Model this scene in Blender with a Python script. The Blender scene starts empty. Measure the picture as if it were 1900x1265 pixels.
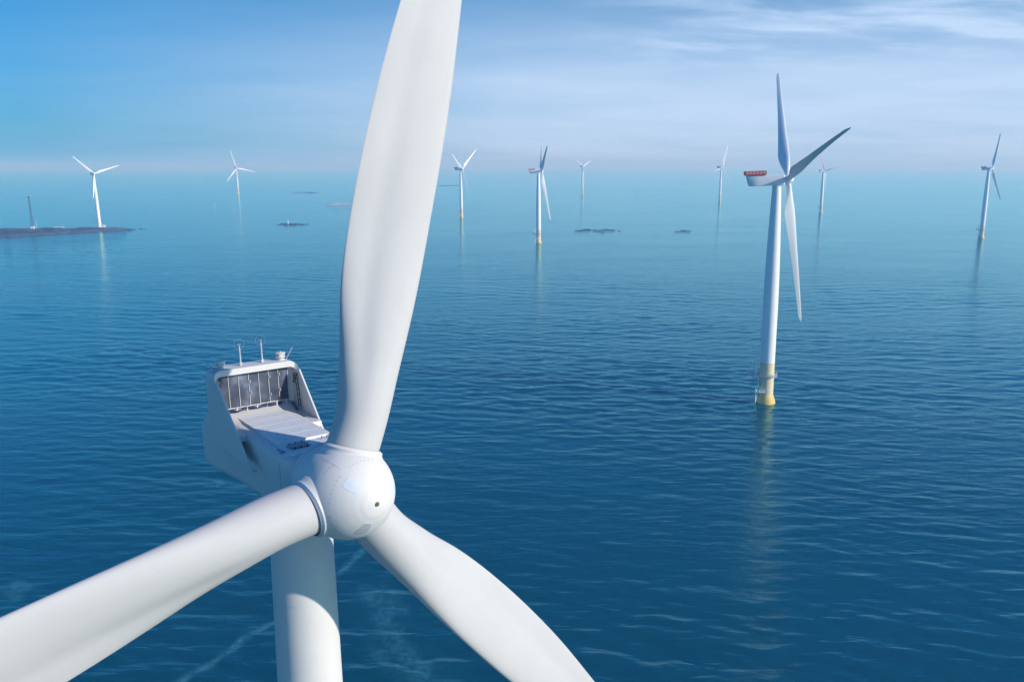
import bpy, math, random
import numpy as np
from mathutils import Vector, Matrix
R = math.radians
S = bpy.context.scene
COL = S.collection
random.seed(4)

# ------------------------------------------------------------------ camera
HC = 100.0
FPX, CX, CY = 1478.0, 950.0, 632.5
PITCH = math.atan((CY - 308) / FPX)
cam = bpy.data.objects.new('camera', bpy.data.cameras.new('camera'))
COL.objects.link(cam)
cam.location = (0, 0, HC)
cam.rotation_euler = (math.pi / 2 - PITCH, 0, 0)
cam.data.sensor_width = 36
cam.data.lens = FPX * 36 / 1900
cam.data.clip_start = .5
cam.data.clip_end = 80000
S.camera = cam

# ------------------------------------------------------------------ sky + sun
SUN_AZ, SUN_EL = R(111), R(25)          # azimuth clockwise from +Y
W = bpy.data.worlds.new("World")
S.world = W
W.use_nodes = True
wt = W.node_tree
for n in list(wt.nodes):
    wt.nodes.remove(n)


def N(tree, kind, **kw):
    n = tree.nodes.new(kind)
    for k, v in kw.items():
        if k.startswith('i_'):
            n.inputs[k[2:].replace('_', ' ')].default_value = v
        else:
            setattr(n, k, v)
    return n


def ramp(tree, fac, stops, interp='LINEAR'):
    n = tree.nodes.new('ShaderNodeValToRGB')
    n.color_ramp.interpolation = interp
    el = n.color_ramp.elements
    while len(el) < len(stops):
        el.new(.5)
    for e, (p, c) in zip(el, stops):
        e.position = p
        e.color = c if len(c) == 4 else (*c, 1)
    tree.links.new(fac, n.inputs[0])
    return n.outputs[0]


def math_node(tree, op, a, b=None, clamp=False):
    n = tree.nodes.new('ShaderNodeMath')
    n.operation = op
    n.use_clamp = clamp
    for i, v in enumerate((a, b)):
        if v is None:
            continue
        if isinstance(v, (int, float)):
            n.inputs[i].default_value = v
        else:
            tree.links.new(v, n.inputs[i])
    return n.outputs[0]


def mixc(tree, fac, a, b, blend='MIX'):
    n = tree.nodes.new('ShaderNodeMix')
    n.data_type = 'RGBA'
    n.blend_type = blend
    for i, v in ((0, fac), (6, a), (7, b)):
        if isinstance(v, (int, float)):
            n.inputs[i].default_value = v
        elif isinstance(v, tuple):
            n.inputs[i].default_value = v if len(v) == 4 else (*v, 1)
        else:
            tree.links.new(v, n.inputs[i])
    return n.outputs[2]


sky = N(wt, 'ShaderNodeTexSky', sky_type='NISHITA', sun_disc=False)
sky.sun_elevation = SUN_EL
sky.sun_rotation = SUN_AZ
sky.altitude = 100
sky.air_density = 1.0
sky.dust_density = 0.6
sky.ozone_density = 3.0
tc = N(wt, 'ShaderNodeTexCoord')
sep = N(wt, 'ShaderNodeSeparateXYZ')
wt.links.new(tc.outputs['Generated'], sep.inputs[0])
sx, sy, sz = sep.outputs
# sky tint by height; the unseen upper part is shaped to light sea and haze
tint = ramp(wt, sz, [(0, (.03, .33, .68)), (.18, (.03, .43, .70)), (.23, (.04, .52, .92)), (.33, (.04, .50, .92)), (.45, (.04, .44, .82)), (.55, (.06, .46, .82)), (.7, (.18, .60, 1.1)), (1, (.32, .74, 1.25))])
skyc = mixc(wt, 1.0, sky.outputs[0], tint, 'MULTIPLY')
# thin high cloud: direction projected on a high layer
zz = math_node(wt, 'ADD', math_node(wt, 'MAXIMUM', sz, 0.0), 0.10)
comb = N(wt, 'ShaderNodeCombineXYZ')
wt.links.new(math_node(wt, 'DIVIDE', sx, zz), comb.inputs[0])
wt.links.new(math_node(wt, 'MULTIPLY', math_node(wt, 'DIVIDE', sy, zz), 1.9), comb.inputs[1])
nz1 = N(wt, 'ShaderNodeTexNoise', i_Scale=0.5, i_Detail=7.0, i_Roughness=0.58, i_Distortion=0.35)
wt.links.new(comb.outputs[0], nz1.inputs['Vector'])
nz2 = N(wt, 'ShaderNodeTexNoise', i_Scale=1.3, i_Detail=6.0, i_Roughness=0.56, i_Distortion=0.5)
wt.links.new(comb.outputs[0], nz2.inputs['Vector'])
n1 = math_node(wt, 'SUBTRACT', nz1.outputs[0], .5)
n2 = math_node(wt, 'SUBTRACT', nz2.outputs[0], .5)
# a sheet of cirrostratus low in the sky, thicker to the right, open blue to the upper left
side = math_node(wt, 'ADD', math_node(wt, 'MULTIPLY', sx, .95), .5, True)
sidev = ramp(wt, side, [(.02, (.18, .18, .18)), (.20, (.46, .46, .46)), (.5, (.94, .94, .94)), (.85, (1, 1, 1))], 'LINEAR')
elev = ramp(wt, sz, [(0, (.9, .9, .9)), (.085, (.95, .95, .95)), (.135, (.62, .62, .62)), (.20, (.22, .22, .22)), (.25, (0, 0, 0))])
cf = math_node(wt, 'MULTIPLY', sidev, elev)
cf = math_node(wt, 'MULTIPLY', cf, math_node(wt, 'ADD', 1.0, math_node(wt, 'MULTIPLY', n1, .8)))
# wispy bank high on the right
bank = math_node(wt, 'MULTIPLY', ramp(wt, side, [(.52, (0, 0, 0)), (.76, (1, 1, 1))], 'EASE'), ramp(wt, sz, [(.10, (0, 0, 0)), (.135, (1, 1, 1)), (.185, (1, 1, 1)), (.205, (0, 0, 0))], 'EASE'))
wisp = ramp(wt, math_node(wt, 'ADD', nz2.outputs[0], math_node(wt, 'MULTIPLY', n1, .6)), [(.34, (0, 0, 0)), (.74, (1, 1, 1))], 'EASE')
cf = math_node(wt, 'ADD', cf, math_node(wt, 'MULTIPLY', math_node(wt, 'MULTIPLY', bank, wisp), .6))
cf = math_node(wt, 'ADD', cf, math_node(wt, 'MULTIPLY', math_node(wt, 'MULTIPLY', n2, elev), .10), True)
cf = math_node(wt, 'MINIMUM', cf, .96)
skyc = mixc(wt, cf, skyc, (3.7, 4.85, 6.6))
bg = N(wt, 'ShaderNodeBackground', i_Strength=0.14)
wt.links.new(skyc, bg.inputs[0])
wo = N(wt, 'ShaderNodeOutputWorld')
wt.links.new(bg.outputs[0], wo.inputs[0])

sun = bpy.data.objects.new('sun', bpy.data.lights.new('sun', 'SUN'))
COL.objects.link(sun)
sun.data.energy = 4.1
sun.data.angle = R(1.0)
sun.data.color = (1.0, 0.96, 0.93)
sd = Vector((math.sin(SUN_AZ) * math.cos(SUN_EL), math.cos(SUN_AZ) * math.cos(SUN_EL), math.sin(SUN_EL)))
sun.rotation_euler = sd.to_track_quat('Z', 'Y').to_euler()
sun.location = (200, -100, 300)

S.view_settings.view_transform = 'Standard'
S.view_settings.look = 'None'
S.view_settings.exposure = 0.15
S.view_settings.gamma = 1.0
S.cycles.use_denoising = True
S.cycles.max_bounces = 18
S.cycles.volume_bounces = 16
S.cycles.diffuse_bounces = 3
S.cycles.glossy_bounces = 3
S.cycles.sample_clamp_indirect = 4.0

# ------------------------------------------------------------------ helpers
fw = Vector((0, math.cos(PITCH), -math.sin(PITCH)))
upv = Vector((0, math.sin(PITCH), math.cos(PITCH)))


def ray(px, py):
    return fw + Vector((1, 0, 0)) * ((px - CX) / FPX) - upv * ((py - CY) / FPX)


def ground(px, py, z=0.0):
    v = ray(px, py)
    return Vector((0, 0, HC)) + v * ((z - HC) / v.z)


def at_depth(px, py, d):
    return Vector((0, 0, HC)) + ray(px, py) * d


def frame(psi, tau):
    a = Vector((math.sin(psi) * math.cos(tau), -math.cos(psi) * math.cos(tau), math.sin(tau)))
    rr = Vector((0, 0, 1)).cross(a).normalized()
    u = a.cross(rr)
    return a, rr, u


def mat(x, y, z, o):
    return Matrix(((x.x, y.x, z.x, o.x), (x.y, y.y, z.y, o.y), (x.z, y.z, z.z, o.z), (0, 0, 0, 1)))


class MB:
    """collects primitives that end up as one mesh"""
    def __init__(s):
        s.v, s.f, s.m = [], [], []

    def add(s, verts, faces, mi=0):
        o = len(s.v)
        s.v += [tuple(p) for p in verts]
        s.f += [tuple(o + i for i in f) for f in faces]
        s.m += [mi] * len(faces)
        return s

    def box(s, c, d, rot=None, mi=0, bev=0.0):
        hx, hy, hz = d[0] / 2, d[1] / 2, d[2] / 2
        if bev <= 0:
            pts = [Vector((x, y, z)) for x in (-hx, hx) for y in (-hy, hy) for z in (-hz, hz)]
            fs = [(0, 1, 3, 2), (4, 6, 7, 5), (0, 4, 5, 1), (2, 3, 7, 6), (0, 2, 6, 4), (1, 5, 7, 3)]
        else:
            b = min(bev, hx * .98, hy * .98, hz * .98)
            pts, fs = [], []
            rings = []
            for (z, k) in ((-hz, b), (-hz + b, 0), (hz - b, 0), (hz, b)):
                q = []
                x, y = hx - k, hy - k
                for (px, py) in ((x, y - b), (x - b, y), (-x + b, y), (-x, y - b), (-x, -y + b), (-x + b, -y), (x - b, -y), (x, -y + b)):
                    q.append(Vector((px, py, z)))
                rings.append(q)
            for q in rings:
                pts += q
            for r in range(3):
                for i in range(8):
                    j = (i + 1) % 8
                    fs.append((r * 8 + i, r * 8 + j, r * 8 + 8 + j, r * 8 + 8 + i))
            fs.append(tuple(range(7, -1, -1)))
            fs.append(tuple(range(24, 32)))
        if rot is not None:
            pts = [rot @ p for p in pts]
        c = Vector(c)
        return s.add([p + c for p in pts], fs, mi)

    def tube(s, p0, p1, r0, r1=None, n=10, mi=0, caps=True):
        p0, p1 = Vector(p0), Vector(p1)
        r1 = r0 if r1 is None else r1
        d = (p1 - p0).normalized()
        x = d.orthogonal().normalized()
        y = d.cross(x)
        v = []
        for p, r in ((p0, r0), (p1, r1)):
            for i in range(n):
                t = 2 * math.pi * i / n
                v.append(p + (x * math.cos(t) + y * math.sin(t)) * r)
        fs = [(i, (i + 1) % n, n + (i + 1) % n, n + i) for i in range(n)]
        if caps:
            fs += [tuple(range(n - 1, -1, -1)), tuple(range(n, 2 * n))]
        return s.add(v, fs, mi)

    def path(s, pts, r, n=8, mi=0):
        for a, b in zip(pts[:-1], pts[1:]):
            s.tube(a, b, r, n=n, mi=mi)
        return s

    def lathe(s, prof, n=32, axis=None, o=(0, 0, 0), mi=0, cap=True):
        """prof: (radius, along); axis frame columns x,y,z"""
        x, y, z = axis or (Vector((1, 0, 0)), Vector((0, 1, 0)), Vector((0, 0, 1)))
        o = Vector(o)
        v = []
        for r, h in prof:
            for i in range(n):
                t = 2 * math.pi * i / n
                v.append(o + x * (r * math.cos(t)) + y * (r * math.sin(t)) + z * h)
        fs = []
        for k in range(len(prof) - 1):
            for i in range(n):
                j = (i + 1) % n
                fs.append((k * n + i, k * n + j, k * n + n + j, k * n + n + i))
        if cap:
            fs.append(tuple(range(n - 1, -1, -1)))
            fs.append(tuple((len(prof) - 1) * n + i for i in range(n)))
        return s.add(v, fs, mi)

    def loft(s, rings, closed=True, caps=True, mi=0):
        n = len(rings[0])
        v = [p for q in rings for p in q]
        fs = []
        for k in range(len(rings) - 1):
            for i in range(n if closed else n - 1):
                j = (i + 1) % n
                fs.append((k * n + i, k * n + j, k * n + n + j, k * n + n + i))
        if caps:
            fs.append(tuple(range(n - 1, -1, -1)))
            fs.append(tuple((len(rings) - 1) * n + i for i in range(n)))
        return s.add(v, fs, mi)

    def torus(s, c, R_, r, x, y, n=28, m=6, mi=0):
        c, x, y = Vector(c), Vector(x), Vector(y)
        z = x.cross(y)
        rings = []
        for i in range(n + 1):
            t = 2 * math.pi * i / n
            d = x * math.cos(t) + y * math.sin(t)
            rings.append([c + d * (R_ + r * math.cos(q)) + z * (r * math.sin(q)) for q in [2 * math.pi * k / m for k in range(m)]])
        return s.loft(rings, caps=False, mi=mi)

    def mesh(s, name, mats, smooth=30.0):
        me = bpy.data.meshes.new(name)
        me.from_pydata(s.v, [], s.f)
        for m in (mats if isinstance(mats, (list, tuple)) else [mats]):
            me.materials.append(m)
        me.polygons.foreach_set('material_index', s.m)
        import bmesh
        bm = bmesh.new()
        bm.from_mesh(me)
        bmesh.ops.recalc_face_normals(bm, faces=bm.faces)
        bm.to_mesh(me)
        bm.free()
        if smooth:
            me.polygons.foreach_set('use_smooth', [True] * len(me.polygons))
            me.set_sharp_from_angle(angle=R(smooth))
        me.update()
        return me

    def build(s, name, mats, parent=None, smooth=30.0, M=None):
        return obj(name, s.mesh(name, mats, smooth), parent, M)


def obj(name, me, parent=None, M=None):
    o = bpy.data.objects.new(name, me)
    COL.objects.link(o)
    if parent is not None:
        o.parent = parent
    if M is not None:
        o.matrix_basis = M
    return o


def empty(name, loc, label, cat, group=None):
    o = bpy.data.objects.new(name, None)
    COL.objects.link(o)
    o.location = loc
    o.empty_display_size = 2
    o['label'] = label
    o['category'] = cat
    if group:
        o['group'] = group
    return o


def tag(o, label=None, cat=None, group=None, kind=None):
    for k, v in (('label', label), ('category', cat), ('group', group), ('kind', kind)):
        if v:
            o[k] = v
    return o


# ------------------------------------------------------------------ materials
def new_mat(name):
    m = bpy.data.materials.new(name)
    m.use_nodes = True
    return m, m.node_tree, m.node_tree.nodes['Principled BSDF']


def paint(name, col, rough=.4, var=.06, scale=.6, streak=0.0, dirt=(.45, .42, .36), metallic=0.0, bump=0.0):
    m, t, b = new_mat(name)
    b.inputs['Roughness'].default_value = rough
    b.inputs['Metallic'].default_value = metallic
    g = N(t, 'ShaderNodeTexCoord')
    n1 = N(t, 'ShaderNodeTexNoise', i_Scale=scale, i_Detail=8.0, i_Roughness=.62)
    t.links.new(g.outputs['Object'], n1.inputs['Vector'])
    f = ramp(t, n1.outputs[0], [(.3, (0, 0, 0)), (.75, (1, 1, 1))])
    dark = tuple(c * (1 - var * 1.6) for c in col)
    c = mixc(t, f, dark, tuple(min(1, x * (1 + var * .4)) for x in col))
    if streak:
        mp = N(t, 'ShaderNodeMapping')
        mp.inputs['Scale'].default_value = (2.5, 2.5, .12)
        t.links.new(g.outputs['Object'], mp.inputs[0])
        n2 = N(t, 'ShaderNodeTexNoise', i_Scale=1.6, i_Detail=6.0, i_Roughness=.6)
        t.links.new(mp.outputs[0], n2.inputs['Vector'])
        f2 = ramp(t, n2.outputs[0], [(.5, (0, 0, 0)), (.8, (1, 1, 1))])
        c = mixc(t, math_node(t, 'MULTIPLY', f2, streak), c, dirt)
    t.links.new(c, b.inputs['Base Color'])
    n3 = N(t, 'ShaderNodeTexNoise', i_Scale=scale * 5, i_Detail=4.0)
    t.links.new(g.outputs['Object'], n3.inputs['Vector'])
    rr = N(t, 'ShaderNodeMapRange')
    rr.inputs[3].default_value = rough * .8
    rr.inputs[4].default_value = min(1, rough * 1.25)
    t.links.new(n3.outputs[0], rr.inputs[0])
    t.links.new(rr.outputs[0], b.inputs['Roughness'])
    if bump:
        bp = N(t, 'ShaderNodeBump', i_Strength=bump, i_Distance=.02)
        t.links.new(n3.outputs[0], bp.inputs['Height'])
        t.links.new(bp.outputs[0], b.inputs['Normal'])
    return m


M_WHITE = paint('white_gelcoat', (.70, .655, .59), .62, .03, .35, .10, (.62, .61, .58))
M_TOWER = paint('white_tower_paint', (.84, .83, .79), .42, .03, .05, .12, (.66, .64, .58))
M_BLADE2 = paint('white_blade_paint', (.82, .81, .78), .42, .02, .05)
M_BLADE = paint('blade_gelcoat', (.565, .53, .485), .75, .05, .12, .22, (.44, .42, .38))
M_ROOF = paint('roof_gelcoat', (.78, .77, .735), .6, .05, 1.1, .12, (.6, .57, .5))
M_STEEL = paint('galvanised_steel', (.52, .54, .56), .45, .12, 4, 0, metallic=.5)
M_GREY = paint('grey_hatch', (.30, .32, .36), .5, .25, 7)
M_DARK = paint('dark_rubber_gap_shade', (.03, .032, .036), .6, .2, 6)  # dark rubber parts; also the fillers coloured as shade in gaps
M_SEAM = paint('seam_grey', (.26, .27, .28), .6, .1, 6)  # plain dark grey for seam lines and bolt heads
M_PATCH = paint('patched_panel', (.70, .71, .72), .45, .06, 5)
M_PATCHG = paint('grey_patched_panel', (.52, .53, .53), .5, .12, 7)
M_BRASS = paint('brass', (.36, .26, .10), .4, .35, 14, metallic=.6)
M_COLLAR = paint('blade_collar', (.55, .57, .60), .45, .08, 2)
M_YELLOW = paint('yellow_paint', (.80, .66, .38), .5, .10, .5, .55, (.70, .62, .45))
M_CONE = paint('yellow_cone', (.80, .52, .12), .5, .12, .5, .3, (.55, .40, .2))
M_RED = paint('red_paint', (.66, .085, .05), .5, .15, 1)
M_ORANGE = paint('orange_mesh', (.88, .38, .26), .55, .1, 2)
M_SHED = paint('white_shed', (.8, .8, .8), .6, .05, 1)
M_MAST = paint('mast_steel', (.10, .11, .12), .6, .2, 1)
M_HOSE = paint('blue_hose', (.02, .035, .11), .45, .3, 4)


def mat_cooler():
    m, t, b = new_mat('cooler_fins')
    g = N(t, 'ShaderNodeTexCoord')
    n1 = N(t, 'ShaderNodeTexNoise', i_Scale=1.1, i_Detail=4.0, i_Roughness=.5)
    t.links.new(g.outputs['Object'], n1.inputs['Vector'])
    c = ramp(t, n1.outputs[0], [(.32, (.035, .042, .062)), (.5, (.075, .088, .125)), (.66, (.19, .21, .27)), (.76, (.30, .33, .40))])  # pale mottling paints cloud reflections into the fin colour
    w = N(t, 'ShaderNodeTexWave', i_Scale=9.0, i_Distortion=.4)
    w.bands_direction = 'X'
    t.links.new(g.outputs['Object'], w.inputs['Vector'])
    c = mixc(t, math_node(t, 'MULTIPLY', w.outputs['Fac'], .25), c, (.03, .035, .05))
    t.links.new(c, b.inputs['Base Color'])
    b.inputs['Roughness'].default_value = .5
    b.inputs['Metallic'].default_value = .3
    return m


M_COOL = mat_cooler()


def mat_rock(name, cols, scale=.05, shore=None):
    m, t, b = new_mat(name)
    g = N(t, 'ShaderNodeNewGeometry')
    n1 = N(t, 'ShaderNodeTexNoise', i_Scale=scale, i_Detail=9.0, i_Roughness=.7)
    t.links.new(g.outputs['Position'], n1.inputs['Vector'])
    c = ramp(t, n1.outputs[0], [(.3 + .4 * i / (len(cols) - 1), q) for i, q in enumerate(cols)])
    if shore:
        sp = N(t, 'ShaderNodeSeparateXYZ')
        t.links.new(g.outputs['Position'], sp.inputs[0])
        n2 = N(t, 'ShaderNodeTexNoise', i_Scale=scale * 2, i_Detail=6.0)
        t.links.new(g.outputs['Position'], n2.inputs['Vector'])
        h = math_node(t, 'ADD', sp.outputs[2], math_node(t, 'MULTIPLY', math_node(t, 'SUBTRACT', n2.outputs[0], .5), 5.0))
        f = ramp(t, math_node(t, 'DIVIDE', h, 4.0), [(.05, (0, 0, 0)), (.2, (1, 1, 1)), (.42, (1, 1, 1)), (.58, (0, 0, 0))])
        c = mixc(t, math_node(t, 'MULTIPLY', f, .85), c, shore)
    t.links.new(c, b.inputs['Base Color'])
    b.inputs['Roughness'].default_value = .85
    return m


M_ROCK = mat_rock('dark_island_rock', [(.008, .012, .006), (.02, .024, .014), (.04, .038, .03), (.09, .08, .07)], .05, (.13, .125, .115))
M_SKERRY = mat_rock('wet_rock', [(.012, .014, .014), (.03, .032, .03), (.07, .065, .06)], .15)
M_SAND = mat_rock('pale_shell_bank', [(.30, .27, .25), (.45, .41, .38), (.6, .56, .53)], .1)


# ------------------------------------------------------------------ sea
def mat_sea():
    m, t, b = new_mat('sea_water')
    g = N(t, 'ShaderNodeNewGeometry')
    p = g.outputs['Position']
    at = N(t, 'ShaderNodeAttribute', attribute_name='milky')
    big = N(t, 'ShaderNodeTexNoise', i_Scale=.006, i_Detail=5.0, i_Roughness=.6)
    t.links.new(p, big.inputs['Vector'])
    base = mixc(t, ramp(t, big.outputs[0], [(.35, (0, 0, 0)), (.65, (1, 1, 1))]), (.0, .050, .076), (.0, .064, .098))
    fine = N(t, 'ShaderNodeTexNoise', i_Scale=.55, i_Detail=6.0, i_Roughness=.75)
    t.links.new(p, fine.inputs['Vector'])
    mf = math_node(t, 'MULTIPLY', at.outputs['Fac'], ramp(t, fine.outputs[0], [(.38, (.10, .10, .10)), (.62, (1, 1, 1))]), True)
    base = mixc(t, mf, base, (.10, .34, .40))
    t.nodes.remove(b)
    df = N(t, 'ShaderNodeBsdfDiffuse')
    t.links.new(base, df.inputs['Color'])
    gl = N(t, 'ShaderNodeBsdfGlossy', i_Roughness=.03)
    gl.inputs['Color'].default_value = (.58, 1.0, 1.0, 1)
    fr = N(t, 'ShaderNodeFresnel', i_IOR=1.62)
    mx = N(t, 'ShaderNodeMixShader')
    t.links.new(fr.outputs[0], mx.inputs[0])
    t.links.new(df.outputs[0], mx.inputs[1])
    t.links.new(gl.outputs[0], mx.inputs[2])
    t.links.new(mx.outputs[0], t.nodes['Material Output'].inputs['Surface'])
    # small ripples, crests running across the wind
    h = None
    for ang, sx_, sy_, sc, amp, det in ((-8, .26, 1.0, .24, 1.0, 6.0), (11, .28, 1.0, .5, .55, 6.0), (-20, .34, 1.0, 1.1, .26, 5.0), (40, .8, 1.0, 1.7, .07, 3.0)):
        mp = N(t, 'ShaderNodeMapping')
        mp.inputs['Rotation'].default_value = (0, 0, R(ang))
        mp.inputs['Scale'].default_value = (sx_, sy_, 0)
        t.links.new(p, mp.inputs[0])
        nz = N(t, 'ShaderNodeTexNoise', i_Scale=sc, i_Detail=det, i_Roughness=.5, i_Distortion=.3)
        t.links.new(mp.outputs[0], nz.inputs['Vector'])
        q = math_node(t, 'MULTIPLY', nz.outputs[0], amp)
        h = q if h is None else math_node(t, 'ADD', h, q)
    gm = N(t, 'ShaderNodeMapping')
    gm.inputs['Scale'].default_value = (.45, 1.0, 0)
    gm.inputs['Rotation'].default_value = (0, 0, R(-14))
    t.links.new(p, gm.inputs[0])
    gust = N(t, 'ShaderNodeTexNoise', i_Scale=.011, i_Detail=5.0, i_Roughness=.6)
    t.links.new(gm.outputs[0], gust.inputs['Vector'])
    h = math_node(t, 'MULTIPLY', h, ramp(t, gust.outputs[0], [(.34, (.45, .45, .45)), (.66, (1.25, 1.25, 1.25))]))
    bp = N(t, 'ShaderNodeBump', i_Strength=1.0, i_Distance=.36)
    t.links.new(h, bp.inputs['Height'])
    for q in (df, gl, fr):
        t.links.new(bp.outputs[0], q.inputs['Normal'])
    return m


RSEA = 28000.0
MILK = []      # (polyline of ground points, half width, strength)


def milk(pxs, w, s):
    MILK.append(([tuple(ground(x, y)[:2]) for x, y in pxs], w, s))


milk([(300, 1290), (335, 1265), (368, 1243), (400, 1225), (425, 1209), (441, 1194), (470, 1173), (512, 1152), (560, 1110), (600, 1078), (625, 1064), (650, 1046), (673, 1017)], 1.0, .55)
milk([(690, 1100), (722, 1128), (712, 1152), (728, 1180), (724, 1200), (752, 1218), (780, 1240), (778, 1275)], 3.6, .30)
milk([(18, 1102), (30, 1084), (48, 1092), (34, 1104)], 2.0, .35)
milk([(386, 902), (402, 902), (411, 896), (404, 892)], .8, .5)
milk([(660, 1000), (700, 985), (760, 960)], 3.0, .16)


def build_sea():
    rng = np.random.default_rng(11)
    th = np.concatenate([[R(80), R(65), R(55), R(48)], np.arange(R(43), .0041, -.00082), [.00357]])
    rad = HC / np.tan(th)
    rad[-1] = RSEA
    azf = np.arange(-R(43), R(43), .00118)
    azc = np.linspace(R(43), 2 * math.pi - R(43), 60)[:-1]
    az = np.concatenate([azf, azc])
    nr, na = len(rad), len(az)
    RR, AA = np.meshgrid(rad, az, indexing='ij')
    X, Y = RR * np.sin(AA), RR * np.cos(AA)
    dr = np.gradient(rad)
    Z = np.zeros_like(X)
    for k in range(110):
        lam = math.exp(rng.uniform(math.log(2.4), math.log(34.0)))
        # main travel direction a little off the line of sight, broad spread
        d = R(-97) + rng.normal(0, R(19)) * (1.0 if lam < 20 else .6)
        kx, ky = 2 * math.pi / lam * math.cos(d), 2 * math.pi / lam * math.sin(d)
        slope = .012 * math.exp(-(math.log(lam / 6.5)) ** 2 / .9) + .0012
        a = slope * lam / (2 * math.pi) * rng.uniform(.6, 1.4)
        att = np.clip((lam - 1.6 * dr) / (1.8 * dr), 0, 1)
        att[rad < 90] = 0
        i1 = np.nonzero(att > 0)[0]
        if len(i1) == 0:
            continue
        s = slice(i1[0], i1[-1] + 1)
        ph = kx * X[s] + ky * Y[s] + rng.uniform(0, 2 * math.pi)
        sn = np.sin(ph)
        Z[s] += att[s, None] * a * (sn + .18 * np.cos(2 * ph))
    # gusts: patches of calmer and rougher water
    g = np.zeros_like(X)
    for k in range(14):
        lam = rng.uniform(70, 420)
        d = rng.uniform(0, 2 * math.pi)
        g += np.sin(2 * math.pi / lam * (X * math.cos(d) + 1.0 * Y * math.sin(d)) + rng.uniform(0, 6.3))
    Z *= np.clip(1 + .16 * g, .45, 1.7)
    Z[-1] = 0
    verts = np.stack([X, Y, Z], -1).reshape(-1, 3)
    nv = len(verts)
    verts = np.vstack([verts, [[0, 0, 0]]])
    i = np.arange(nr - 1)[:, None] * na
    j = np.arange(na)[None, :]
    j2 = (j + 1) % na
    quads = np.stack([i + j, i + j2, i + na + j2, i + na + j], -1).reshape(-1, 4)
    tris = np.stack([np.full(na, nv), np.arange(na), (np.arange(na) + 1) % na], -1)
    me = bpy.data.meshes.new('sea')
    me.vertices.add(len(verts))
    me.vertices.foreach_set('co', verts.astype(np.float32).ravel())
    nl = quads.size + tris.size
    me.loops.add(nl)
    me.loops.foreach_set('vertex_index', np.concatenate([quads.ravel(), tris.ravel()]).astype(np.int32))
    npoly = len(quads) + len(tris)
    me.polygons.add(npoly)
    st = np.concatenate([np.arange(len(quads)) * 4, quads.size + np.arange(len(tris)) * 3]).astype(np.int32)
    me.polygons.foreach_set('loop_start', st)
    me.polygons.foreach_set('use_smooth', np.ones(npoly, bool))
    me.update(calc_edges=True)
    me.validate()
    # milky streaks drifting on the water
    mk = np.zeros(len(verts), np.float32)
    near = np.nonzero((np.abs(verts[:, 0]) < 260) & (verts[:, 1] > 60) & (verts[:, 1] < 420))[0]
    P = verts[near, :2]
    wob = np.sin(P[:, 0] * .9 + P[:, 1] * .5) * .5 + np.sin(P[:, 0] * .31 - P[:, 1] * .8 + 1) * .5
    for pl, w, s in MILK:
        best = np.full(len(near), 1e9)
        for (x0, y0), (x1, y1) in zip(pl[:-1], pl[1:]):
            d = np.array([x1 - x0, y1 - y0])
            tt = np.clip(((P - [x0, y0]) @ d) / (d @ d), 0, 1)
            q = np.array([x0, y0]) + tt[:, None] * d
            best = np.minimum(best, np.linalg.norm(P - q, axis=1))
        best = np.maximum(0, best + wob * w * .45)
        mk[near] = np.maximum(mk[near], s * np.exp(-(best / w) ** 2))
    a = me.attributes.new('milky', 'FLOAT', 'POINT')
    a.data.foreach_set('value', mk)
    me.materials.append(mat_sea())
    return tag(obj('sea', me), kind='structure')


build_sea()


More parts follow.
